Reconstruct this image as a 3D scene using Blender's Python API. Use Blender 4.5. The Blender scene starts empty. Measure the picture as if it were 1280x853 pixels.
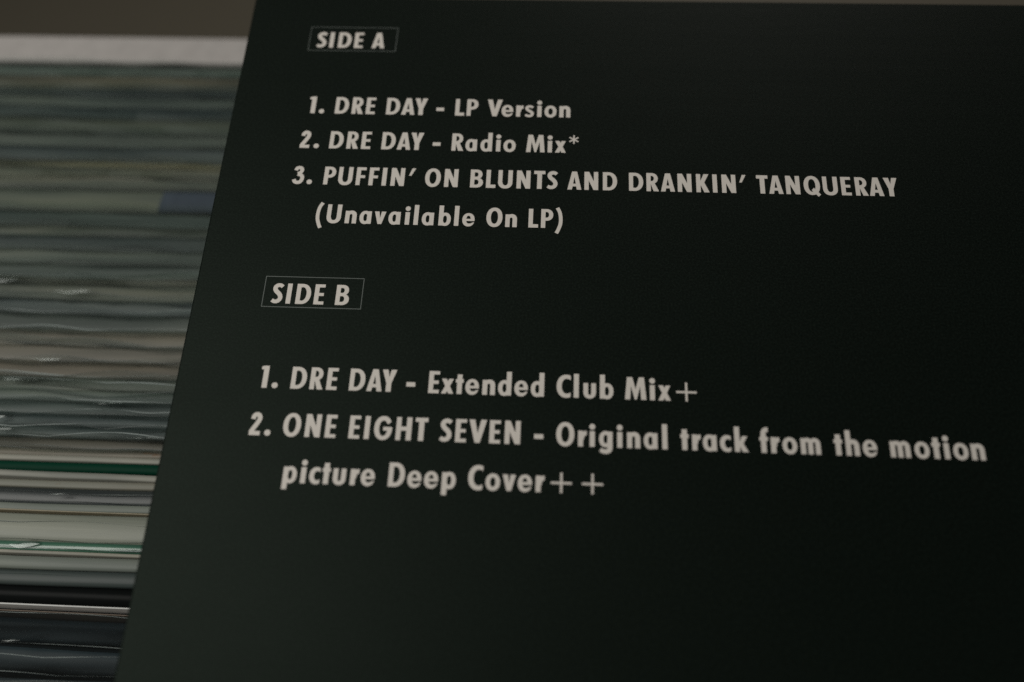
import bpy, bmesh, math, random
from mathutils import Vector, Matrix
from mathutils.geometry import delaunay_2d_cdt

random.seed(4)
MM = 0.001
scene = bpy.context.scene
col = scene.collection

# ------------------------------------------------------------------ camera
cam_d = bpy.data.cameras.new("camera")
cam = bpy.data.objects.new("camera", cam_d); col.objects.link(cam)
scene.camera = cam
cam_d.sensor_width = 36.0
cam_d.lens = 28.469
cam_d.clip_start = 0.005
cam_d.clip_end = 20
Wx = Vector((0.998641, 0.029098, -0.043248))
Wy = Vector((0.046792, -0.866029, 0.497799))
Wz = Vector((-0.022969, -0.499146, -0.866213))
Rm = Matrix(((Wx.x, -Wx.y, -Wx.z), (Wy.x, -Wy.y, -Wy.z), (Wz.x, -Wz.y, -Wz.z)))
cam.matrix_world = Matrix.Translation(Vector((80.616, -184.206, 139.908)) * MM) @ Rm.to_4x4()
cam_d.dof.use_dof = True
cam_d.dof.focus_distance = 0.1865
cam_d.dof.aperture_fstop = 4.3
cam_d.dof.aperture_blades = 9

# ------------------------------------------------------------------ light
world = bpy.data.worlds.new("World"); scene.world = world
world.use_nodes = True
bgn = world.node_tree.nodes["Background"]
bgn.inputs[0].default_value = (0.80, 0.90, 0.86, 1)
bgn.inputs[1].default_value = 0.022

def area(name, loc, target, size, power, color):
    l = bpy.data.lights.new(name, 'AREA'); l.shape = 'RECTANGLE'
    l.size, l.size_y = size; l.energy = power; l.color = color
    o = bpy.data.objects.new(name, l); col.objects.link(o)
    o.location = Vector(loc) * MM
    d = (Vector(target) - Vector(loc)).normalized()
    o.rotation_euler = d.to_track_quat('-Z', 'Y').to_euler()
    return o
area("ceiling_lamp", (-400, -150, 600), (30, -70, -20), (0.46, 0.46), 3.9, (1.0, 0.985, 0.92))
area("rear_lamp", (320, 900, 360), (40, -40, -40), (0.5, 0.16), 2.3, (1.0, 0.93, 0.88))

scene.view_settings.view_transform = 'Standard'
scene.view_settings.look = 'None'
scene.view_settings.exposure = 0
scene.view_settings.gamma = 1
scene.cycles.max_bounces = 8
scene.cycles.transparent_max_bounces = 48
scene.cycles.sample_clamp_indirect = 2.0
scene.cycles.use_denoising = False
scene.cycles.sample_clamp_direct = 1.2
scene.cycles.caustics_reflective = False
scene.cycles.caustics_refractive = False

# ------------------------------------------------------------------ materials
def srgb(r, g, b):
    f = lambda c: ((c/255+0.055)/1.055)**2.4 if c > 10 else c/255/12.92
    return (f(r), f(g), f(b))

def new_mat(name):
    m = bpy.data.materials.new(name); m.use_nodes = True
    nt = m.node_tree; b = nt.nodes["Principled BSDF"]
    return m, nt, b

def coords(nt, scale, src='Object'):
    tc = nt.nodes.new('ShaderNodeTexCoord'); mp = nt.nodes.new('ShaderNodeMapping')
    mp.inputs['Scale'].default_value = scale
    nt.links.new(tc.outputs[src], mp.inputs[0])
    return mp.outputs[0]

def noise(nt, vec, scale, detail=3, rough=0.55):
    n = nt.nodes.new('ShaderNodeTexNoise')
    n.inputs['Scale'].default_value = scale; n.inputs['Detail'].default_value = detail
    n.inputs['Roughness'].default_value = rough
    nt.links.new(vec, n.inputs['Vector'])
    return n.outputs['Fac']

def ramp(nt, fac, stops):
    r = nt.nodes.new('ShaderNodeValToRGB')
    e = r.color_ramp.elements
    while len(e) < len(stops): e.new(0.5)
    for k, (p, c) in enumerate(stops):
        e[k].position = p; e[k].color = (*c, 1)
    nt.links.new(fac, r.inputs[0])
    return r.outputs[0]

def streaky(name, c, c2=None, rough=0.5, spec=0.4, coat=0.0, wear=None, drift=0.9):
    """card or paper edge seen from above: streaks run along the record"""
    m, nt, b = new_mat(name)
    c2 = c2 or tuple(v*0.72 for v in c)
    v = coords(nt, (14, 900, 200))
    f = noise(nt, v, 1.0, 4, 0.6)
    out = ramp(nt, f, [(0.32, c2), (0.68, c)])
    n3 = noise(nt, coords(nt, (16, 160, 60)), 1.0, 3, 0.5)
    dr = ramp(nt, n3, [(0.36, (0.62, 0.66, 0.68)), (0.5, (1, 1, 1)), (0.66, (1.28, 1.22, 1.14))])
    mm = nt.nodes.new('ShaderNodeMix'); mm.data_type = 'RGBA'; mm.blend_type = 'MULTIPLY'; mm.inputs['Factor'].default_value = drift
    nt.links.new(out, mm.inputs[6]); nt.links.new(dr, mm.inputs[7]); out = mm.outputs[2]
    if wear:
        v2 = coords(nt, (90, 400, 400)); f2 = noise(nt, v2, 1.0, 5, 0.7)
        w = ramp(nt, f2, [(0.56, (0, 0, 0)), (0.66, (1, 1, 1))])
        mx = nt.nodes.new('ShaderNodeMix'); mx.data_type = 'RGBA'
        nt.links.new(w, mx.inputs['Factor']); nt.links.new(out, mx.inputs[6])
        mx.inputs[7].default_value = (*wear, 1); out = mx.outputs[2]
    nt.links.new(out, b.inputs['Base Color'])
    b.inputs['Roughness'].default_value = rough
    b.inputs['Specular IOR Level'].default_value = spec
    if coat:
        b.inputs['Coat Weight'].default_value = coat
        b.inputs['Coat Roughness'].default_value = 0.18
    return m

def film_mat(name, tint=(0.93, 0.96, 0.95), haze=0.05, rough=0.10, gloss=0.6, ior=1.45, bump=0.25):
    m, nt, b = new_mat(name); nt.nodes.remove(b)
    out = nt.nodes["Material Output"]
    tr = nt.nodes.new('ShaderNodeBsdfTransparent'); tr.inputs[0].default_value = (*tint, 1)
    gl = nt.nodes.new('ShaderNodeBsdfGlossy'); gl.inputs['Roughness'].default_value = rough
    gl.inputs[0].default_value = (gloss*0.95, gloss, gloss*0.98, 1)
    df = nt.nodes.new('ShaderNodeBsdfDiffuse'); df.inputs[0].default_value = (0.75, 0.8, 0.78, 1)
    fr = nt.nodes.new('ShaderNodeFresnel'); fr.inputs[0].default_value = ior
    m1 = nt.nodes.new('ShaderNodeMixShader'); m1.inputs[0].default_value = haze
    m2 = nt.nodes.new('ShaderNodeMixShader')
    nt.links.new(tr.outputs[0], m1.inputs[1]); nt.links.new(df.outputs[0], m1.inputs[2])
    nt.links.new(fr.outputs[0], m2.inputs[0])
    nt.links.new(m1.outputs[0], m2.inputs[1]); nt.links.new(gl.outputs[0], m2.inputs[2])
    bp = nt.nodes.new('ShaderNodeBump'); bp.inputs['Strength'].default_value = bump; bp.inputs['Distance'].default_value = 0.0010
    v = coords(nt, (30, 120, 90)); nt.links.new(noise(nt, v, 1.0, 3), bp.inputs['Height'])
    nt.links.new(bp.outputs[0], gl.inputs['Normal']); nt.links.new(bp.outputs[0], fr.inputs['Normal'])
    nt.links.new(m2.outputs[0], out.inputs[0])
    return m

def plain(name, c, rough=0.5, spec=0.4):
    m, nt, b = new_mat(name)
    v = coords(nt, (60, 60, 60)); f = noise(nt, v, 4.0, 4)
    nt.links.new(ramp(nt, f, [(0.3, tuple(x*0.88 for x in c)), (0.7, c)]), b.inputs['Base Color'])
    b.inputs['Roughness'].default_value = rough; b.inputs['Specular IOR Level'].default_value = spec
    return m

def cover_mat():
    m, nt, b = new_mat("black_printed_card")
    v = coords(nt, (1, 1, 1))
    f = noise(nt, coords(nt, (900, 900, 900)), 2.6, 3)
    nt.links.new(ramp(nt, f, [(0.30, (0.0010, 0.0020, 0.0014)), (0.5, (0.0032, 0.0053, 0.0040)), (0.70, (0.0078, 0.0118, 0.0092))]), b.inputs['Base Color'])
    b.inputs['Specular IOR Level'].default_value = 0.125
    b.inputs['Specular Tint'].default_value = (0.80, 1.0, 0.84, 1)
    fr = noise(nt, coords(nt, (9, 30, 9)), 1.0, 5, 0.6)
    mr = nt.nodes.new('ShaderNodeMapRange')
    mr.inputs['To Min'].default_value = 0.50; mr.inputs['To Max'].default_value = 0.60
    nt.links.new(fr, mr.inputs['Value']); nt.links.new(mr.outputs[0], b.inputs['Roughness'])
    b1 = nt.nodes.new('ShaderNodeBump'); b1.inputs['Strength'].default_value = 0.25; b1.inputs['Distance'].default_value = 0.00008
    nt.links.new(noise(nt, coords(nt, (1000, 1000, 1000)), 3.0, 3), b1.inputs['Height'])
    b2 = nt.nodes.new('ShaderNodeBump'); b2.inputs['Strength'].default_value = 0.12; b2.inputs['Distance'].default_value = 0.0006
    nt.links.new(noise(nt, coords(nt, (7, 120, 7)), 1.0, 4), b2.inputs['Height'])
    nt.links.new(b1.outputs[0], b2.inputs['Normal']); nt.links.new(b2.outputs[0], b.inputs['Normal'])
    return m

def ink_mat(name, c, var=0.9):
    m, nt, b = new_mat(name)
    f = noise(nt, coords(nt, (1000, 1000, 1000)), 2.2, 3)
    nt.links.new(ramp(nt, f, [(0.25, tuple(x*var for x in c)), (0.75, c)]), b.inputs['Base Color'])
    b.inputs['Roughness'].default_value = 0.55; b.inputs['Specular IOR Level'].default_value = 0.3
    return m

# ------------------------------------------------------------------ mesh helpers
def link(name, me, mat, parent=None, smooth=False):
    o = bpy.data.objects.new(name, me); col.objects.link(o)
    if mat: me.materials.append(mat)
    if smooth:
        for p in me.polygons: p.use_smooth = True
    if parent: o.parent = parent
    return o

def thing(name, label, cat, group=None, loc=(0, 0, 0)):
    o = bpy.data.objects.new(name, None); col.objects.link(o)
    o.empty_display_size = 0.01
    o.location = Vector(loc) * MM
    o['label'] = label; o['category'] = cat
    if group: o['group'] = group
    return o

def wave(seed, amp, lengths=(260, 110, 47)):
    r = random.Random(seed)
    ph = [(r.uniform(0, 6.28), r.uniform(0.5, 1.0)) for _ in lengths]
    return lambda x: amp * sum(a*math.sin(x/L*6.283+p)/(k+1) for k, ((p, a), L) in enumerate(zip(ph, lengths)))

ZB = -352.0
COMMON = wave(77, 0.5, (300, 140, 90))
def slab_mesh(name, x0, x1, y0, y1, zt, zb=ZB, cap=0.6, wy=None, wz=None, nx=48, arc=6):
    """upright sheet or jacket: y0 front, y1 back, softly rounded upper edge of height cap"""
    wy = wy or (lambda x: 0.0); wz = wz or (lambda x: 0.0)
    hw = (y1-y0)/2; yc = (y0+y1)/2
    prof = [(-hw, zb-zt)] + [(-hw*math.cos(math.pi*k/arc), -cap+cap*math.sin(math.pi*k/arc)) for k in range(arc+1)] + [(hw, zb-zt)]
    verts = []; faces = []
    n = len(prof)
    for i in range(nx+1):
        x = x0+(x1-x0)*i/nx
        for (py, pz) in prof:
            kk = 1.0 if pz > -60 else 0.0
            verts.append((x*MM, (yc+py+wy(x)*kk)*MM, (zt+pz+wz(x)*kk)*MM))
    for i in range(nx):
        for k in range(n):
            k2 = (k+1) % n
            a = i*n+k; b = i*n+k2
            faces.append((a, b, b+n, a+n))
    faces.append(tuple(range(n))[::-1]); faces.append(tuple(nx*n+k for k in range(n)))
    me = bpy.data.meshes.new(name); me.from_pydata(verts, [], faces)
    bm = bmesh.new(); bm.from_mesh(me); bmesh.ops.recalc_face_normals(bm, faces=bm.faces); bm.to_mesh(me); bm.free()
    return me

def film_mesh(name, x0, x1, y, h0, z0, seed, lean=0.0, amp=0.7, ztamp=0.8, nx=150, nz=8, curl=0.0, creaseA=0.55, creaseL=37.0):
    """thin upright film: foot at z0, top at z0+h0, wavy; lean and curl push its top towards -y"""
    w1 = wave(seed, amp, (170, 71, 33)); w2 = wave(seed+9, ztamp, (210, 83, 37))
    verts = []; faces = []
    for i in range(nx+1):
        x = x0+(x1-x0)*i/nx
        top = h0 + w2(x)
        for k in range(nz+1):
            t = k/nz
            u = (x + 2.2*(seed % 5 - 2)*top*t)/creaseL + seed*0.37
            cr = (2*abs(u-math.floor(u+0.5))) ** 1.6 * creaseA * t
            yy = y - cr - lean*t - curl*t*t + w1(x)*t + 0.25*w1(x*1.7+40)*math.sin(3*t)
            verts.append((x*MM, yy*MM, (z0+top*t)*MM))
    for i in range(nx):
        for k in range(nz):
            a = i*(nz+1)+k
            faces.append((a, a+nz+1, a+nz+2, a+1))
    me = bpy.data.meshes.new(name); me.from_pydata(verts, [], faces)
    rim = [Vector(verts[i*(nz+1)+nz]) for i in range(nx+1)]
    return me, rim

def tube_mesh(name, pts, r, seg=6):
    verts = []; faces = []
    wv = wave(len(name)+int(abs(pts[0].y)*1e6) % 97, 1.0, (61, 29, 13))
    for p in pts:
        rr = r*max(0.18, min(1.5, 0.55+0.75*wv(p.x/MM)))
        for k in range(seg):
            a = 2*math.pi*k/seg
            verts.append((p.x, p.y+rr*MM*math.cos(a), p.z+rr*MM*math.sin(a)))
    for i in range(len(pts)-1):
        for k in range(seg):
            k2 = (k+1) % seg
            faces.append((i*seg+k, i*seg+k2, (i+1)*seg+k2, (i+1)*seg+k))
    me = bpy.data.meshes.new(name); me.from_pydata(verts, [], faces)
    return me

# ------------------------------------------------------------------ the bin and what is under it
def box_mesh(name, x0, x1, y0, y1, z0, z1, bevel=0.6):
    bm = bmesh.new()
    bmesh.ops.create_cube(bm, size=1)
    for v in bm.verts:
        v.co = Vector(((x0+x1)/2+v.co.x*(x1-x0), (y0+y1)/2+v.co.y*(y1-y0), (z0+z1)/2+v.co.z*(z1-z0))) * MM
    if bevel: bmesh.ops.bevel(bm, geom=bm.edges[:], offset=bevel*MM, segments=2, affect='EDGES', profile=0.6)
    me = bpy.data.meshes.new(name); bm.to_mesh(me); bm.free()
    return me

floor = link("floor", box_mesh("floor", -1600, 1800, -1500, 1800, -386, -372, 0),
             plain("brown_floor", (0.120, 0.106, 0.078), 0.6))
floor['kind'] = 'structure'
white = plain("white_lacquer", (0.43, 0.405, 0.39), 0.45)
bin_ = thing("record_bin", "white open-topped bin whose pale rear board shows behind the packed records", "record bin", loc=(0, 0, -372))
def bin_part(name, *a):
    o = link(name, box_mesh(name, *a), white, bin_); o.matrix_parent_inverse = Matrix.Translation((0, 0, 0.372)); return o
BL, BR = -150, 206
bin_part("back_board", BL, BR, 24.6, 37.0, -366, -44.5, 0.8)
bin_part("front_board", BL, BR, -232, -220, -366, -60, 0.8)
bin_part("side_board", BL-12.1, BL-0.1, -232, 37, -366, -62, 0.8)
bin_part("side_board", BR+0.1, BR+12.1, -232, 37, -366, -62, 0.8)
bin_part("bottom_board", BL-12, BR+12, -232, 37, -371.9, -366.1, 0.5)

# ------------------------------------------------------------------ records in the bin
K = 1.0
film_clear = film_mat("clear_film", haze=0.035, rough=0.22)
film_milky = film_mat("milky_film", (0.86, 0.92, 0.90), haze=0.16, rough=0.26)
film_blue = film_mat("bluish_film", (0.86, 0.91, 0.93), haze=0.018, rough=0.24, gloss=0.35)
rim_m = plain("film_rim", (0.34, 0.39, 0.38), 0.5, 0.4)  # pale rim tones put the light caught along film edges into the colour
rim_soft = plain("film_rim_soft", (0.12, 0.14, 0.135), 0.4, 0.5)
RX0, RX1 = -132, 184
G = "records packed in the bin"

def record(label, y1, y0, c, zt=-45, film=5, cap=None, seed=0, wear=None, c2=None, rough=0.5, coat=0.0, rims=True, filmmat=None, dx=0, haze_edge=rim_soft, jacket="jacket"):
    """y1 back, y0 front"""
    t = thing("record_sleeve", label, "record", G, loc=(26+dx, (y0+y1)/2, -366))
    inv = Matrix.Translation(-t.location)
    g = 0.02
    cap = cap if cap is not None else min(0.6, (y1-y0)/3)
    m = streaky("card_%d" % seed, c, c2, rough, 0.3, coat, wear, 0.45 if seed > 60 else 0.9)
    j = link(jacket, slab_mesh(jacket, RX0+dx, RX1+dx, y0+g, y1-g, zt, cap=cap, wy=COMMON, wz=wave(seed+3, 0.15)), m, t, True)
    j.matrix_parent_inverse = inv
    if film:
        for s, yy in ((0, y1-0.12), (1, y0+0.12)):
            me, rim = film_mesh("outer_film", RX0-2+dx, RX1+2+dx, yy, film+14+(1.2 if s else 0), zt-14, seed*7+s*3+1,
                                lean=(random.uniform(0.3, 1.8) if s else 0.6), amp=0.8, ztamp=1.0, creaseA=random.uniform(0.4, 1.3), creaseL=random.uniform(24, 52))
            o = link("outer_film", me, filmmat or film_clear, t, True); o.matrix_parent_inverse = inv
            if rims:
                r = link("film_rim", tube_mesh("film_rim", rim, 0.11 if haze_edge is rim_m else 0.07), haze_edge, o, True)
                r.matrix_parent_inverse = inv @ Matrix.Identity(4)
                r.parent = o; r.matrix_parent_inverse = Matrix.Identity(4)
    return t, inv

def A(r, g, b, k=1.0):      # albedo from a tone
    c = srgb(r, g, b); return tuple(min(0.8, x*k) for x in c)
KK = 2.05
rows = [
 ("grey-green record sleeve edge right in front of the white rear board", 24.2, 19.5, (66, 74, 68)),
 ("brown record sleeve edge, second in front of the white rear board", 19.5, 13.6, (60, 56, 45)),
 ("very dark narrow sleeve edge just in front of the brown rearmost one", 13.6, 10.0, (34, 42, 42)),
 ("dull green-grey sleeve edge between two dark ones near the rear board", 10.0, 5.6, (56, 62, 58)),
 ("black-blue sleeve edge, darkest and broadest band near the rear board", 5.6, 0.3, (30, 38, 40)),
 ("dark olive sleeve edge in front of the black-blue one", 0.3, -6.0, (48, 52, 44)),
 ("paler grey sleeve edge in front of the dark olive one", -6.0, -11.6, (68, 72, 66)),
 ("slate-grey sleeve edge just behind the yellowish line", -11.6, -17.7, (54, 60, 60)),
 ("yellowish narrow card edge, the most yellow line among the far records", -17.7, -20.0, (92, 84, 62)),
 ("tan-grey sleeve edge in front of the yellowish line", -20.0, -24.6, (80, 77, 64)),
 ("warm grey sleeve edge behind the one with the blue patch", -24.6, -29.0, (76, 76, 68)),
 ("thick grey-olive sleeve with a blue patch beside the large black sleeve", -29.0, -37.4, (69, 73, 64)),
 ("dark green-grey sleeve edge halfway along the packed row", -37.4, -42.7, (48, 56, 52)),
 ("dim olive sleeve edge between two darker ones halfway along the row", -42.7, -46.2, (55, 58, 50)),
 ("near-black sleeve edge halfway along the packed row", -46.2, -51.3, (38, 44, 44)),
 ("mid grey-green sleeve edge in front of the near-black one", -51.3, -56.2, (66, 71, 66)),
 ("second mid grey-green sleeve edge, just behind the thin tan one", -56.2, -60.9, (64, 70, 66)),
 ("thin tan card edge level with the upper side of the SIDE B box", -60.9, -62.8, (88, 82, 70)),
 ("grey-tan sleeve whose film catches two pale glints", -62.8, -68.1, (72, 74, 67)),
 ("blue-grey sleeve edge just in front of the glinting one", -68.1, -72.7, (58, 64, 65)),
 ("dark grey sleeve edge just behind the broad beige one", -72.7, -77.8, (58, 62, 58)),
 ("broad beige sleeve edge left of the space between the two B headings", -77.8, -82.7, (92, 86, 76)),
 ("pinkish-beige sleeve edge in front of the broad beige one", -82.7, -87.5, (86, 80, 72)),
 ("brownish sleeve edge in front of the pinkish-beige one", -87.5, -92.2, (74, 67, 58)),
 ("light grey-green sleeve edge in front of the brownish one", -92.2, -95.8, (74, 80, 74)),
 ("second light grey-green sleeve edge, before the dark filmed ones", -95.8, -99.1, (70, 77, 72)),
 ("dark blue-grey sleeve, rearmost of the three under curved film lines", -99.1, -102.6, (48, 56, 54)),
 ("dark blue-grey sleeve, middle of the three under curved film lines", -102.6, -106.0, (44, 53, 53)),
 ("dark blue-grey sleeve, front one of the three under curved film lines", -106.0, -109.2, (50, 58, 57)),
 ("dark brown sleeve edge just behind the worn beige one", -109.2, -112.1, (62, 57, 48)),
]
rnd = random.Random(11)
rows = [(l_, a_, b_, tuple(0.72*v+0.28*w for v, w in zip(c_, (58, 65, 62)))) for l_, a_, b_, c_ in rows]
recs = {}
for k, (lab, y1, y0, c) in enumerate(rows):
    big = y1-y0
    near = k >= 17
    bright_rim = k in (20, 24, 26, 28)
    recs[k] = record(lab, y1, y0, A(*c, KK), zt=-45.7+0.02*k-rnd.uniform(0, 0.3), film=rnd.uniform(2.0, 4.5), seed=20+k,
                     rims=near, haze_edge=rim_m if bright_rim else rim_soft, c2=A(*c, KK*rnd.uniform(0.75, 0.95)), cap=0.3,
                     filmmat=film_milky if k % 4 == 1 else film_clear)
# the blue patch is a sticker folded over the top of its jacket
t, inv = recs[11]
o = link("blue_sticker", slab_mesh("blue_sticker", -35, 12, -37.0, -29.3, -44.9, -62, cap=0.5, nx=12, wy=COMMON), plain("blue_paper", (0.054, 0.069, 0.088), 0.6, 0.15), t, True)
o.matrix_parent_inverse = inv

def sheet(parent, inv, name, y1, y0, zt, mat, seed, cap=0.3, amp=0.2, label=None):
    o = link(name, slab_mesh(name, RX0+1, RX1-1, y0, y1, zt, cap=cap, wy=wave(seed, amp), wz=wave(seed+5, amp)), mat, parent, True)
    o.matrix_parent_inverse = inv
    if label: o['label'] = label
    return o
def film(parent, inv, y, h, zt, seed, mat, lean=0.5, amp=0.5, zamp=0.9, curl=0.0, rim=0.1, rmat=None, below=14):
    me, r = film_mesh("outer_film", RX0-2, RX1+2, y, h+below, zt-below, seed, lean, amp, zamp, curl=curl)
    o = link("outer_film", me, mat, parent, True); o.matrix_parent_inverse = inv
    if rim:
        q = link("film_rim", tube_mesh("film_rim", r, rim), rmat or rim_m, o, True)
    return o

KK = 1.62
# worn beige jacket
t, inv = record("worn beige jacket edge with brown scuffs behind the green inner sleeve", -112.1, -114.2, A(104, 99, 89, KK), zt=-44.8, film=0, seed=71,
                wear=A(90, 66, 44, 1.8), cap=0.7)
film(t, inv, -112.2, 2.5, -45, 501, film_clear, rmat=rim_soft)
# open jacket with a green inner sleeve between its two boards
t = thing("record_sleeve", "open pale jacket with a dark green inner sleeve between its boards", "record", G, loc=(26, -118, -366)); inv = Matrix.Translation(-t.location)
pale = streaky("pale_board", A(126, 124, 116, KK), A(108, 107, 99, KK), 0.6)
sheet(t, inv, "jacket_board", -114.3, -115.8, -44.7, pale, 31)
sheet(t, inv, "inner_sleeve_or_shade", -115.85, -118.5, -44.6, streaky("dark_green_paper", (0.0015, 0.040, 0.022), (0.0012, 0.030, 0.016), 0.6, 0.08, drift=0.2), 32, 0.8, label="dark green inner sleeve")
sheet(t, inv, "jacket_board", -118.55, -120.2, -44.8, pale, 33)
# worn grey-beige jacket
t, inv = record("scuffed grey-beige jacket edge in front of the green inner sleeve", -120.3, -122.1, A(106, 106, 97, KK), zt=-44.8, film=0, seed=74, wear=A(84, 80, 70, 2), cap=0.2, c2=A(98, 95, 85, KK))
# dark jacket with a glint
t, inv = record("charcoal jacket edge under film with a small white glint", -122.1, -126.1, A(40, 44, 44, 2.0), zt=-45.1, film=0, seed=75, cap=0.6, rough=0.35)
film(t, inv, -123.2, 1.5, -46, 541, film_clear, lean=0.6, amp=0.5, zamp=0.7, rmat=rim_soft, rim=0.08)
film(t, inv, -125.6, 0.8, -46, 545, film_clear, lean=0.2, amp=0.2, zamp=0.2, rim=0)
# gray board pair
t, inv = record("mid grey jacket edge ruled off by a thin dark gap", -126.1, -127.9, A(96, 101, 94, KK), zt=-44.9, film=0, seed=76, cap=0.2, c2=A(88, 93, 87, KK))
# thick pale jacket under milky film
t, inv = record("thick pale grey jacket under rippled milky film", -128.5, -135.3, A(109, 112, 103, KK), zt=-45.0, film=0, seed=77, cap=0.7, rough=0.4, c2=A(98, 101, 92, KK))
sheet(t, inv, "card_insert", -128.1, -128.45, -45.0, plain("buff_card", A(118, 110, 92, KK)), 41, 0.15, 0.05)
film(t, inv, -129.4, 1.6, -46.2, 561, film_milky, lean=1.6, amp=0.6, zamp=0.5, rmat=rim_soft, rim=0.07)
film(t, inv, -134.2, 1.6, -46.4, 565, film_clear, lean=0.7, amp=0.3, zamp=0.4, rim=0.06, rmat=rim_soft)
# thin green jacket
t = thing("record_sleeve", "thin sea-green jacket in glossy film with one bright white glint", "record", G, loc=(26, -136.6, -366)); inv = Matrix.Translation(-t.location)
sheet(t, inv, "jacket", -135.35, -137.75, -45.0, streaky("sea_green_card", A(54, 88, 73, KK), A(42, 72, 59, KK), 0.35, coat=0.6), 43, 0.7)
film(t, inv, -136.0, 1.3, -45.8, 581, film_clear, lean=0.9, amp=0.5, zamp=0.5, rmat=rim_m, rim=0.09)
sheet(t, inv, "jacket_board", -137.8, -138.6, -44.9, pale, 45, 0.25, 0.1)
# grey and slate slabs paint light fading across the black gatefold's round spine
record("smooth grey jacket between the sea-green one and the black gatefold", -138.6, -141.6, A(92, 97, 91, KK), zt=-44.9, film=0, seed=78, cap=0.5, c2=A(84, 89, 84, KK))
t, inv = record("dark slate jacket against the back of the black gatefold", -141.6, -145.1, A(50, 57, 56, 1.7), zt=-45.1, film=0, seed=79, cap=0.8)
film(t, inv, -141.2, 1.0, -46.0, 601, film_milky, lean=1.4, amp=0.25, zamp=0.3, rim=0, curl=0.6, below=6)
t = thing("record_sleeve", "thick black gatefold with a rounded spine just behind the white cut edge", "record", G, loc=(26, -147, -366)); inv = Matrix.Translation(-t.location)
m_black, nt_, b_ = new_mat("black_gatefold")
b_.inputs['Base Color'].default_value = (0.006, 0.007, 0.007, 1); b_.inputs['Roughness'].default_value = 0.42; b_.inputs['Specular IOR Level'].default_value = 0.05
sheet(t, inv, "gatefold_jacket", -145.15, -149.5, -45.4, m_black, 47, 2.1, 0.1)
# thin board with bright cut edge
t = thing("record_sleeve", "thin black jacket with a bright white cut edge beside the black gatefold", "record", G, loc=(26, -150.2, -366)); inv = Matrix.Translation(-t.location)
sheet(t, inv, "jacket_board", -149.75, -150.1, -44.9, plain("white_cut_edge", (0.72, 0.72, 0.70)), 51, 0.12, 0.06, "board with bright white cut edge")
sheet(t, inv, "jacket_board", -151.15, -151.4, -45.2, plain("brown_cut_edge", (0.16, 0.12, 0.09)), 52, 0.1, 0.06, "board with thin brown cut edge")
sheet(t, inv, "inner_sleeve_or_shade", -150.2, -151.05, -49.5, plain("gap_shade_black", (0.006, 0.006, 0.006)), 53, 0.3, 0.05)  # black sheet puts the shade of the gap between the boards into colour
# front records with wavy bluish film flaps
t = thing("record_sleeve", "dark blue-grey record under a wavy clear film flap below the white cut edge", "record", G, loc=(26, -155, -366)); inv = Matrix.Translation(-t.location)
navy = streaky("dark_navy_card", A(36, 50, 56, 1.3), A(30, 42, 48, 1.3), 0.5, 0.2)
sheet(t, inv, "jacket", -152.0, -157.4, -50.0, navy, 61, 0.8)
film(t, inv, -159.5, 6.6, -51.5, 641, film_blue, lean=-7.8, amp=0.35, zamp=1.1, rim=0.05, rmat=rim_m, below=0)
film(t, inv, -157.2, 4.2, -50.0, 645, film_blue, lean=0.8, amp=0.5, zamp=0.7, rim=0.05, rmat=rim_m, below=4)
t = thing("record_sleeve", "dark record in rippled film at the lower left corner", "record", G, loc=(26, -161, -366)); inv = Matrix.Translation(-t.location)
sheet(t, inv, "jacket", -157.7, -163.8, -50.0, streaky("dark_slate_card", A(35, 46, 51, 1.25), A(29, 39, 43, 1.25), 0.5, 0.2), 63, 0.8)
film(t, inv, -166.5, 5.2, -51.0, 661, film_blue, lean=-6.6, amp=0.3, zamp=0.6, rim=0.05, rmat=rim_m, below=0)
film(t, inv, -163.6, 3.4, -50.0, 665, film_blue, lean=0.4, amp=0.5, zamp=0.6, rim=0.05, rmat=rim_m, below=4)
for k, (y1, y0, lab) in enumerate(((-164.2, -169.0, "darkest record sleeve, cut by the lower edge of the photo"),)):
    record(lab, y1, y0, A(30, 36, 38, 2.0), zt=-49, film=3.5, seed=90+k, filmmat=film_blue)

# small film domes added over the packed edges, shaped to mirror the lamp as glints
glint = film_mat("glint_film", (0.95, 0.97, 0.96), haze=0.02, rough=0.20, gloss=0.75, ior=1.8, bump=0.0)
def pucker(x, y, hx, hy=0.55, z=-43.3, h=0.16):
    y -= (z+45)*(y+184)/185
    best = min((o for o in bpy.data.objects if o.get('category') == 'record'), key=lambda o: abs(o.location.y/MM - y))
    bm = bmesh.new(); n = 20; rings = []
    for r in (1.0, 0.7, 0.35):
        rings.append([bm.verts.new(Vector((x+hx*r*math.cos(a*math.tau/n), y+hy*r*math.sin(a*math.tau/n)*abs(math.sin(a*math.tau/n))+0.25*hy*math.sin(2.5*r*math.cos(a*math.tau/n)), z+h*(1-r*r)))*MM) for a in range(n)])
    c = bm.verts.new(Vector((x, y, z+h))*MM)
    for A_, B_ in ((rings[0], rings[1]), (rings[1], rings[2])):
        for k in range(n): bm.faces.new((A_[k], A_[(k+1) % n], B_[(k+1) % n], B_[k]))
    for k in range(n): bm.faces.new((rings[2][k], rings[2][(k+1) % n], c))
    me = bpy.data.meshes.new("glint_pucker"); bm.to_mesh(me); bm.free()
    o = link("glint_pucker", me, glint, best, True); o.matrix_parent_inverse = Matrix.Translation(-best.location)
for a in ((-50, -65.9, 5.5, 0.8), (-71.5, -62.9, 5, 0.8), (-50, -87.5, 4, 0.45), (-55, -93.6, 5, 0.45),
          (-30, -99.5, 4, 0.5), (-57, -104.4, 2), (-55, -107.7, 3, 0.45), (-18.5, -108.9, 4, 0.45), (-34.6, -124.1, 2.2, 0.3), (-35.5, -157.7, 2.2, 0.4, -45)):
    pucker(*a)
pucker(-39.5, -136.4, 3.6, 0.95, -44.3)
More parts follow.
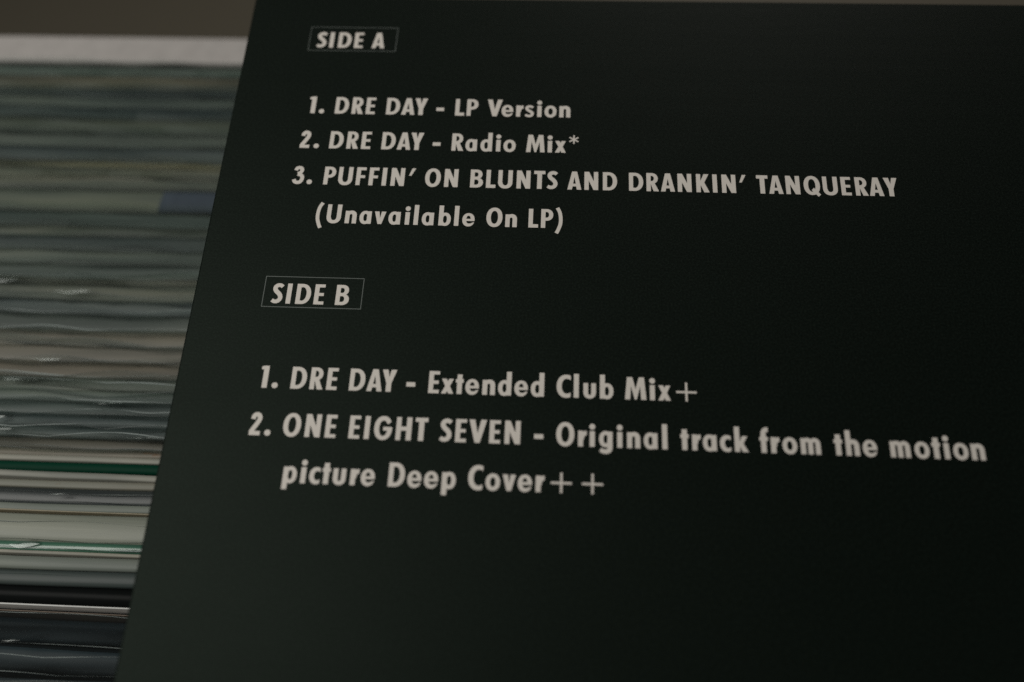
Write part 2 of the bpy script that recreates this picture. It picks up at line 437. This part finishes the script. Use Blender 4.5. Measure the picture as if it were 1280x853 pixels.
pucker(-15.5, -136.9, 4.5, 0.3, -44.3)

# ------------------------------------------------------------------ lettering (outline glyphs, cap height 100)
def ell(cx, cy, rx, ry, a0=0, a1=360, n=40, p=2.15):
    pts = []
    full = abs(a1-a0) >= 360
    for k in range(n if full else n+1):
        a = math.radians(a0+(a1-a0)*k/n); c, s = math.cos(a), math.sin(a)
        pts.append((cx+rx*math.copysign(abs(c)**(2/p), c), cy+ry*math.copysign(abs(s)**(2/p), s)))
    return pts
def rc(x0, y0, x1, y1): return [(x0, y0), (x1, y0), (x1, y1), (x0, y1)]
def catmull(P, n=8):
    Q = [(2*P[0][0]-P[1][0], 2*P[0][1]-P[1][1])]+list(P)+[(2*P[-1][0]-P[-2][0], 2*P[-1][1]-P[-2][1])]
    out = []
    for i in range(1, len(Q)-2):
        for k in range(n):
            t = k/n; p0, p1, p2, p3 = Q[i-1], Q[i], Q[i+1], Q[i+2]
            out.append(tuple(0.5*((2*p1[d])+(-p0[d]+p2[d])*t+(2*p0[d]-5*p1[d]+4*p2[d]-p3[d])*t*t+(-p0[d]+3*p1[d]-3*p2[d]+p3[d])*t**3) for d in (0, 1)))
    out.append(P[-1]); return out
def brush(P, w, w2=None, n=6):
    """list of convex quads along a smooth path; the round joins are small discs"""
    C = catmull(P, n); parts = []
    N = len(C)
    def wid(i):
        if callable(w): return w(i/(N-1))
        return w
    L = []; Rr = []
    for i, p in enumerate(C):
        a = C[max(0, i-1)]; b = C[min(N-1, i+1)]
        dx, dy = b[0]-a[0], b[1]-a[1]; d = math.hypot(dx, dy) or 1
        nx, ny = -dy/d*wid(i)/2, dx/d*wid(i)/2
        L.append((p[0]+nx, p[1]+ny)); Rr.append((p[0]-nx, p[1]-ny))
    for i in range(N-1): parts.append([L[i], Rr[i], Rr[i+1], L[i+1]])
    return parts

def glyph_ops():
    g = {}
    S = 20.2
    stem = ('+', rc(0, 0, S, 100))
    g['I'] = [('+', rc(0.3, 0, 21.4, 100))]
    g['D'] = [('+', rc(0, 0, 27, 100)), ('+', ell(26, 50, 41, 50, -90, 90)), ('-', rc(S, 18, 27, 82)), ('-', ell(26.5, 50, 19.3, 33, -90, 90))]
    g['P'] = [('+', rc(0, 38, 26, 100)), ('+', ell(25, 69, 31, 31, -90, 90)), ('-', rc(S, 55, 26, 84)), ('-', ell(25, 69.5, 11, 14.5, -90, 90)), stem]
    g['R'] = [('+', rc(0, 41, 25, 100)), ('+', ell(24, 70.5, 29.5, 29.5, -90, 90)), ('-', rc(S, 57, 25, 84)), ('-', ell(24, 70.5, 10.5, 13.5, -90, 90)), ('+', [(19, 44), (38, 46), (58, 0), (33, 0)]), stem]
    g['B'] = [('+', rc(0, 0, 30, 100)), ('+', ell(28, 73.5, 28.5, 26.5, -90, 90)), ('+', ell(28, 28, 33, 28, -90, 90)), ('-', rc(S, 61, 29, 84)), ('-', ell(28, 72.5, 8.5, 11.5, -90, 90)), ('-', rc(S, 16.5, 29, 43.5)), ('-', ell(28, 30, 11, 13.5, -90, 90))]
    g['E'] = [stem, ('+', rc(0, 0, 45.5, 15.3)), ('+', rc(0, 42.3, 42.5, 57.2)), ('+', rc(0, 84.7, 45.5, 100))]
    g['F'] = [stem, ('+', rc(0, 40, 42.5, 55.5)), ('+', rc(0, 84.2, 45.5, 100))]
    g['L'] = [stem, ('+', rc(0, 0, 45, 18))]
    g['T'] = [('+', rc(0, 82, 53, 100)), ('+', rc(15.5, 0, 37.5, 100))]
    g['H'] = [stem, ('+', rc(43.5, 0, 65, 100)), ('+', rc(0, 41.5, 65, 59))]
    g['N'] = [('+', rc(0, 0, 20.5, 100)), ('+', rc(44.5, 0, 65, 100)), ('+', [(0, 100), (22, 100), (65, 0), (43, 0)])]
    g['A'] = [('+', [(0, 0), (66, 0), (45, 100), (21, 100)]), ('-', [(22, -1), (25.2, 17), (40.8, 17), (44, -1)]), ('-', [(27.4, 33.5), (33, 69), (38.6, 33.5)])]
    g['Y'] = [('+', [(0, 100), (24.5, 100), (31.5, 66), (38.5, 100), (63, 100), (42.5, 39), (42.5, 0), (20.5, 0), (20.5, 39)])]
    g['V'] = [('+', [(0, 100), (24, 100), (37, 40), (50, 100), (74, 100), (47.5, 0), (26.5, 0)])]
    g['K'] = [('+', [(15, 50), (36, 100), (59, 100), (33, 44)]), ('+', [(15, 54), (36, 58), (61, 0), (36, 0)]), stem]
    g['M'] = [('+', [(0, 0), (9, 100), (31, 100), (45, 46), (59, 100), (81, 100), (90, 0), (68.5, 0), (64.5, 60), (49, 0), (41, 0), (25.5, 60), (21.5, 0)])]
    g['U'] = [('+', rc(0, 32, 68, 100)), ('+', ell(34, 33, 34, 35, 180, 360)), ('-', rc(S, 33, 46.5, 101)), ('-', ell(34, 33.5, 12.5, 17.5, 180, 360))]
    g['O'] = [('+', ell(37.5, 50, 37.5, 52)), ('-', ell(37.5, 50, 16, 34))]
    g['Q'] = g['O'] + [('+', [(35, 24), (46, 37), (76, 1), (64, -11)])]
    g['C'] = [('+', ell(41, 50, 41, 52)), ('-', ell(43, 50, 21, 33)), ('-', rc(60, -5, 90, 105)), ('-', [(43, 17), (43, 83), (52, 81.5), (61, 75), (61, 25), (52, 18.5)])]
    g['G'] = [('+', ell(38, 50, 38, 52)), ('-', ell(38.5, 49, 17, 33)), ('-', [(40, 54), (80, 54), (80, 75), (69, 75), (57, 66), (50, 72), (40, 80)]), ('-', [(66, 74), (80, 88), (80, 50), (56, 54)]), ('+', rc(38, 39, 75.5, 55))]
    g['S'] = [('+', q) for q in brush([(44.5, 83), (36, 89.5), (24, 90.5), (13.5, 84), (11, 73), (17, 61), (29, 50), (37, 39), (38.5, 25), (30, 12.5), (15, 9.5), (2, 16)], lambda t: 17.5+3*math.sin(math.pi*t))]
    XH = 67
    stx = lambda x0: ('+', rc(x0, 0, x0+20.5, XH))
    bowl_r = [('+', ell(29, 33.5, 27, 35.5)), ('-', ell(28.5, 33.5, 8.8, 19))]
    g['a'] = [('+', ell(27, 33.5, 27, 35.5)), ('-', ell(27.5, 33.5, 8.5, 19)), ('+', rc(35, 0, 56, XH))]
    g['d'] = [('+', ell(27, 33.5, 27, 35.5)), ('-', ell(27.5, 33.5, 8.5, 19)), ('+', rc(35.5, 0, 56.5, 107))]
    g['b'] = [('+', ell(30, 33.5, 27, 35.5)), ('-', ell(29.5, 33.5, 8.5, 19)), ('+', rc(0, 0, 21, 107))]
    g['p'] = [('+', ell(30, 33.5, 27, 35.5)), ('-', ell(29.5, 33.5, 8.5, 19)), ('+', rc(0, -27, 21, XH))]
    g['g'] = [('+', ell(27, 34.5, 27, 34.5)), ('-', ell(27.5, 34.5, 8.5, 18)), ('+', rc(34.5, -4, 55.5, XH))] + [('+', q) for q in brush([(45, 1), (45, -5), (41, -13.5), (31, -18), (18, -17.5), (5, -11)], lambda t: 21-3.5*t)]
    g['c'] = [('+', ell(29, 33.5, 29, 35.5)), ('-', ell(33, 33.5, 13, 19)), ('-', rc(45, -5, 70, 80)), ('-', [(33, 14.5), (33, 52.5), (46, 47), (46, 20)])]
    g['o'] = [('+', ell(29.5, 33.5, 29.5, 35.5)), ('-', ell(29.5, 33.5, 10.5, 19))]
    g['e'] = [('+', ell(28.7, 33.5, 28.7, 35.5)), ('-', ell(28.7, 34.5, 9.7, 20)), ('-', [(29, 27), (60, 27), (60, 22), (49, 20.5), (38, 14.5), (29, 14.5)]), ('+', rc(17, 27, 56.7, 38.5))]
    g['n'] = [('+', ell(29.5, 42, 24.5, 27, 0, 180)), ('+', rc(5, 20, 54, 42.2)), ('-', rc(20.5, -2, 33.5, 38)), ('-', ell(27, 38, 6.5, 12, 0, 180)), ('-', rc(4, -2, 33.5, 21)), ('+', rc(33.5, 0, 54, 42)), stx(0)]
    g['h'] = g['n'][:-1] + [('+', rc(0, 0, 20.5, 107))]
    g['m'] = [('+', ell(27.5, 42, 22.5, 27, 0, 180)), ('+', ell(57.5, 42, 22.5, 27, 0, 180)), ('+', rc(5, 20, 80, 42.2)), ('-', rc(20, -2, 30, 42)), ('-', ell(25, 42, 5, 9, 0, 180)), ('-', rc(50, -2, 60, 42)), ('-', ell(55, 42, 5, 9, 0, 180)), ('-', rc(4, -2, 80, 21)), ('+', rc(0, 0, 20, XH)), ('+', rc(30, 0, 50, 42.1)), ('+', rc(60, 0, 80, 42.1))]
    g['u'] = [('+', rc(0, 25, 53, XH)), ('+', ell(26.5, 25.5, 26.5, 27.5, 180, 360)), ('-', rc(20.5, 26, 32.5, XH+1)), ('-', ell(26.5, 26.5, 6, 12, 180, 360))]
    g['r'] = [stx(0)] + [('+', q) for q in brush([(14, 30), (16, 43), (22, 53), (31, 57.5), (40, 57)], 19)] + [('-', rc(36, 0, 60, 90))]
    g['i'] = [('+', rc(0.3, 0, 21, XH)), ('+', ell(10.6, 86, 12, 12.5, p=2))]
    g['l'] = [('+', rc(0, 0, 21, 107))]
    g['t'] = [('+', rc(6.5, 0, 27.5, 88)), ('+', rc(0, 51, 34, XH))]
    g['f'] = [('+', rc(6, 0, 27, 82)), ('+', rc(0, 51, 35, XH))] + [('+', q) for q in brush([(16.5, 76), (16.8, 85), (21, 94), (29, 98), (36.5, 97.5)], 20)]
    g['k'] = [('+', [(15, 32), (31, XH), (53, XH), (32, 30)]), ('+', [(15, 34), (32, 42), (55.5, 0), (32, 0)]), ('+', rc(0, 0, 20.5, 107))]
    g['v'] = [('+', [(0, XH), (21.5, XH), (27, 30), (32.5, XH), (54, XH), (36, 0), (18, 0)])]
    g['x'] = [('+', [(0, XH), (20.5, XH), (52, 0), (31, 0)]), ('+', [(31.5, XH), (51, XH), (20, 0), (-1, 0)])]
    g['s'] = [('+', q) for q in brush([(38.5, 55.5), (30, 61), (20, 62), (10, 57), (8.5, 48), (16, 39), (28, 31), (36, 22), (32, 9), (18, 5), (1.5, 11)], lambda t: 13+2.5*math.sin(math.pi*t))]
    g['1'] = [('+', [(-10, 84), (-10, 97), (4, 101), (23, 101), (23, 0), (0.5, 0), (0.5, 84)])]
    g['2'] = [('+', q) for q in brush([(10.5, 70), (12.5, 83), (22, 91), (34, 87.5), (38.5, 76), (35, 62), (24, 42), (11, 20), (8, 12)], 19.5)] + [('+', rc(0, 0, 47, 18)), ('+', [(0, 0), (0, 8), (22, 30), (24, 10)])]
    g['3'] = [('+', q) for q in brush([(9.5, 76), (14, 87), (25, 91.5), (36, 87), (39, 76), (33, 64), (21, 57)], 18.5)] + [('+', q) for q in brush([(20, 54), (34, 51), (43.5, 42), (44.5, 27), (37, 12), (23, 8), (11, 13), (6, 25)], 18.5)]
    g['.'] = [('+', ell(13, 12.5, 13.2, 13.2, p=2))]
    g['-'] = [('+', rc(0, 26, 38, 46))]
    g['+'] = [('+', rc(0, 35.5, 86, 44.5)), ('+', rc(38.5, -1, 47.5, 83))]
    g['('] = [('+', q) for q in brush([(26, 108), (14, 84), (9, 54), (10, 22), (20, -10), (28, -27)], 17)]
    g[')'] = [('+', q) for q in brush([(9, 108), (20, 84), (25, 54), (24, 22), (14, -10), (6, -27)], 17)]
    g["'"] = [('+', [(14, 100), (32, 100), (11.5, 58), (0, 58)])]
    a = []
    for ang in (90, 30, 150):
        c, s = math.cos(math.radians(ang)), math.sin(math.radians(ang))
        a.append(('+', [(22+c*25-s*3.6, 77+s*25+c*3.6), (22-c*25-s*3.6, 77-s*25+c*3.6), (22-c*25+s*3.6, 77-s*25-c*3.6), (22+c*25+s*3.6, 77+s*25-c*3.6)]))
    g['*'] = a
    return g

def grow(poly, d):
    out = []; n = len(poly)
    for i in range(n):
        a, b, c = poly[i-1], poly[i], poly[(i+1) % n]
        e1 = (b[0]-a[0], b[1]-a[1]); e2 = (c[0]-b[0], c[1]-b[1])
        l1 = math.hypot(*e1) or 1e-6; l2 = math.hypot(*e2) or 1e-6
        nx, ny = e1[1]/l1+e2[1]/l2, -e1[0]/l1-e2[0]/l2
        l = math.hypot(nx, ny) or 1e-6
        k = d*min(2.0, 2.0/l)
        out.append((b[0]+nx/l*k, b[1]+ny/l*k))
    return out
def area2(p): return sum(p[i][0]*p[(i+1) % len(p)][1]-p[(i+1) % len(p)][0]*p[i][1] for i in range(len(p)))
CACHE = {}
OPS = glyph_ops()
def glyph(ch):
    if ch in CACHE: return CACHE[ch]
    vs = []; fs = []; ops = []
    for op, poly in OPS[ch]:
        if area2(poly) < 0: poly = poly[::-1]
        if op == '-': poly = grow(poly, 0.7)
        b = len(vs); vs += [Vector(p) for p in poly]; fs.append(list(range(b, b+len(poly)))); ops.append(op)
    v, e, f, ov, oe, of = delaunay_2d_cdt(vs, [], fs, 0, 1e-4)
    keep = []
    for tri, orig in zip(f, of):
        if orig and ops[max(orig)] == '+': keep.append(tuple(tri))
    CACHE[ch] = ([(p.x, p.y) for p in v], keep)
    return CACHE[ch]

# ------------------------------------------------------------------ the big black sleeve
SL = math.radians(8.0)
sleeve = thing("record_sleeve", "large black record cover printed with white track lists, lying over the packed records", "record")
sleeve.rotation_euler = (SL, 0, 0)
cover = cover_mat()
def panel_mesh(name, x0, x1, y0, y1, z0, z1, nx=60, ny=60):
    bm = bmesh.new()
    bmesh.ops.create_cube(bm, size=1)
    for v in bm.verts:
        v.co = Vector(((x0+x1)/2+v.co.x*(x1-x0), (y0+y1)/2+v.co.y*(y1-y0), (z0+z1)/2+v.co.z*(z1-z0))) * MM
    bmesh.ops.bevel(bm, geom=bm.edges[:], offset=0.12*MM, segments=2, affect='EDGES')
    me = bpy.data.meshes.new(name); bm.to_mesh(me); bm.free(); return me
# local frame: x right, y up the page (text runs at negative y), z out of the page; page surface at z = 0
link("back_panel", panel_mesh("back_panel", 0.55, 315, -315, 0, -0.45, 0), cover, sleeve)
link("front_panel", panel_mesh("front_panel", 0.55, 315, -315, 0, -3.0, -2.55), cover, sleeve)
# folded spine along the left edge
bm = bmesh.new(); N = 8; ring = []
for yy in (0, -315):
    pts = [Vector((0.6, yy, 0)) * MM]
    for k in range(N+1):
        a = math.pi/2+math.pi*k/N
        pts.append(Vector((0.75+0.75*math.cos(a), yy, -1.5+1.495*math.sin(a))) * MM)
    pts.append(Vector((0.6, yy, -3.0)) * MM)
    ring.append([bm.verts.new(p) for p in pts])
for k in range(len(ring[0])-1):
    bm.faces.new((ring[0][k], ring[0][k+1], ring[1][k+1], ring[1][k]))
me = bpy.data.meshes.new("spine"); bm.to_mesh(me); bm.free()
link("spine", me, cover, sleeve, True)
# the disc sits inside, between the panels
bm = bmesh.new()
bmesh.ops.create_cone(bm, cap_ends=True, segments=96, radius1=150.5*MM, radius2=150.5*MM, depth=1.7*MM, matrix=Matrix.Translation(Vector((158, -157, -1.5))*MM))
me = bpy.data.meshes.new("record_disc"); bm.to_mesh(me); bm.free()
link("record_disc", me, plain("black_vinyl", (0.01, 0.01, 0.01), 0.25), sleeve)

ink = ink_mat("warm_white_ink", (0.745, 0.69, 0.635))
line_ink = ink_mat("thin_line_ink", (0.15, 0.17, 0.158))
UN = 5.0/100      # millimetres per glyph unit
ZP = 0.03
def lettering(label, base, items, sc=1.0):
    vs = []; fs = []
    for ch, u in items:
        gv, gf = glyph(ch); b = len(vs)
        vs += [((u*UN+x*UN*sc)*MM, (-base+y*UN*sc)*MM, ZP*MM) for x, y in gv]
        fs += [tuple(i+b for i in t) for t in gf]
    me = bpy.data.meshes.new("lettering"); me.from_pydata(vs, [], fs)
    o = link("lettering", me, ink, sleeve); o['label'] = label
    return o
def W(text, us): return list(zip(text, us))
lettering("white heading SIDE A", 16.85, W("SIDEA", (377, 442, 488, 572, 664)))
lettering("white first track line under the SIDE A box", 37.47,
          W("1.DREDAY-LPVersion", (401, 444, 524, 608, 679, 781, 857, 922, 1031, 1125, 1182, 1284, 1355, 1427, 1471, 1531, 1567, 1640)))
lettering("white second track line under the SIDE A box", 47.78,
          W("2.DREDAY-RadioMix*", (377, 445, 522, 607, 679, 779, 855, 920, 1029, 1122, 1189, 1262, 1338, 1374, 1484, 1588, 1624, 1692)))
lettering("white third track line, the capitals under the SIDE A box", 58.07,
          W("3.PUFFIN'ONBLUNTSANDDRANKIN'TANQUERAY",
            (370, 439, 520, 590, 676, 738, 801, 844, 929, 1008, 1101, 1225, 1301, 1358, 1446, 1528, 1591, 1687, 1767,
             1854, 1977, 2059, 2126, 2205, 2292, 2368, 2411, 2493, 2573, 2629, 2708, 2791, 2879, 2963, 3028, 3091, 3160)))
lettering("white line in brackets under the third track", 68.55,
          W("(UnavailableOnLP)", (509, 561, 649, 717, 787, 854, 932, 973, 1011, 1090, 1163, 1201, 1313, 1402, 1510, 1568, 1634)))
lettering("white heading SIDE B", 89.53, W("SIDEB", (365, 431, 475, 558, 656)))
lettering("white first track line under the SIDE B box", 109.53,
          W("1.DREDAY-ExtendedClubMix+", (386, 430, 512, 595, 668, 767, 843, 906, 1014, 1110, 1166, 1226, 1269, 1342, 1409, 1479, 1549, 1659, 1732,
                                           1773, 1843, 1949, 2054, 2090, 2165)))
lettering("white second track line, the longest under the SIDE B box", 120.08,
          W("2.ONEEIGHTSEVEN-Originaltrackfromthemotion",
            (365, 431, 508, 603, 689, 790, 855, 896, 989, 1069, 1175, 1240, 1296, 1383, 1447, 1570,
             1662, 1753, 1801, 1840, 1915, 1956, 2025, 2101, 2176, 2224, 2268, 2338, 2398, 2500, 2546, 2593, 2667,
             2802, 2850, 2918, 3028, 3126, 3196, 3244, 3281, 3352)))
lettering("white last line with two plus signs at its end", 129.88,
          W("pictureDeepCover++", (538, 612, 648, 701, 747, 819, 863, 977, 1056, 1125, 1198, 1306, 1378, 1447, 1510, 1583, 1644, 1771)))
def frame_mesh(x0, x1, v0, v1, w):
    vs = []
    for (a, b, c, d) in ((x0, x1, v0, v1), (x0+w, x1-w, v0+w, v1-w)):
        vs += [(a*MM, -c*MM, ZP*MM), (b*MM, -c*MM, ZP*MM), (b*MM, -d*MM, ZP*MM), (a*MM, -d*MM, ZP*MM)]
    me = bpy.data.meshes.new("box_outline")
    me.from_pydata(vs, [], [(0, 4, 5, 1), (1, 5, 6, 2), (2, 6, 7, 3), (3, 7, 4, 0)])
    return me
o = link("box_outline", frame_mesh(16.75, 39.58, 10.12, 17.85, 0.12), line_ink, sleeve); o['label'] = "thin pale box round the SIDE A heading"
o = link("box_outline", frame_mesh(16.2, 38.83, 82.75, 90.45, 0.15), line_ink, sleeve); o['label'] = "thin pale box round the SIDE B heading"
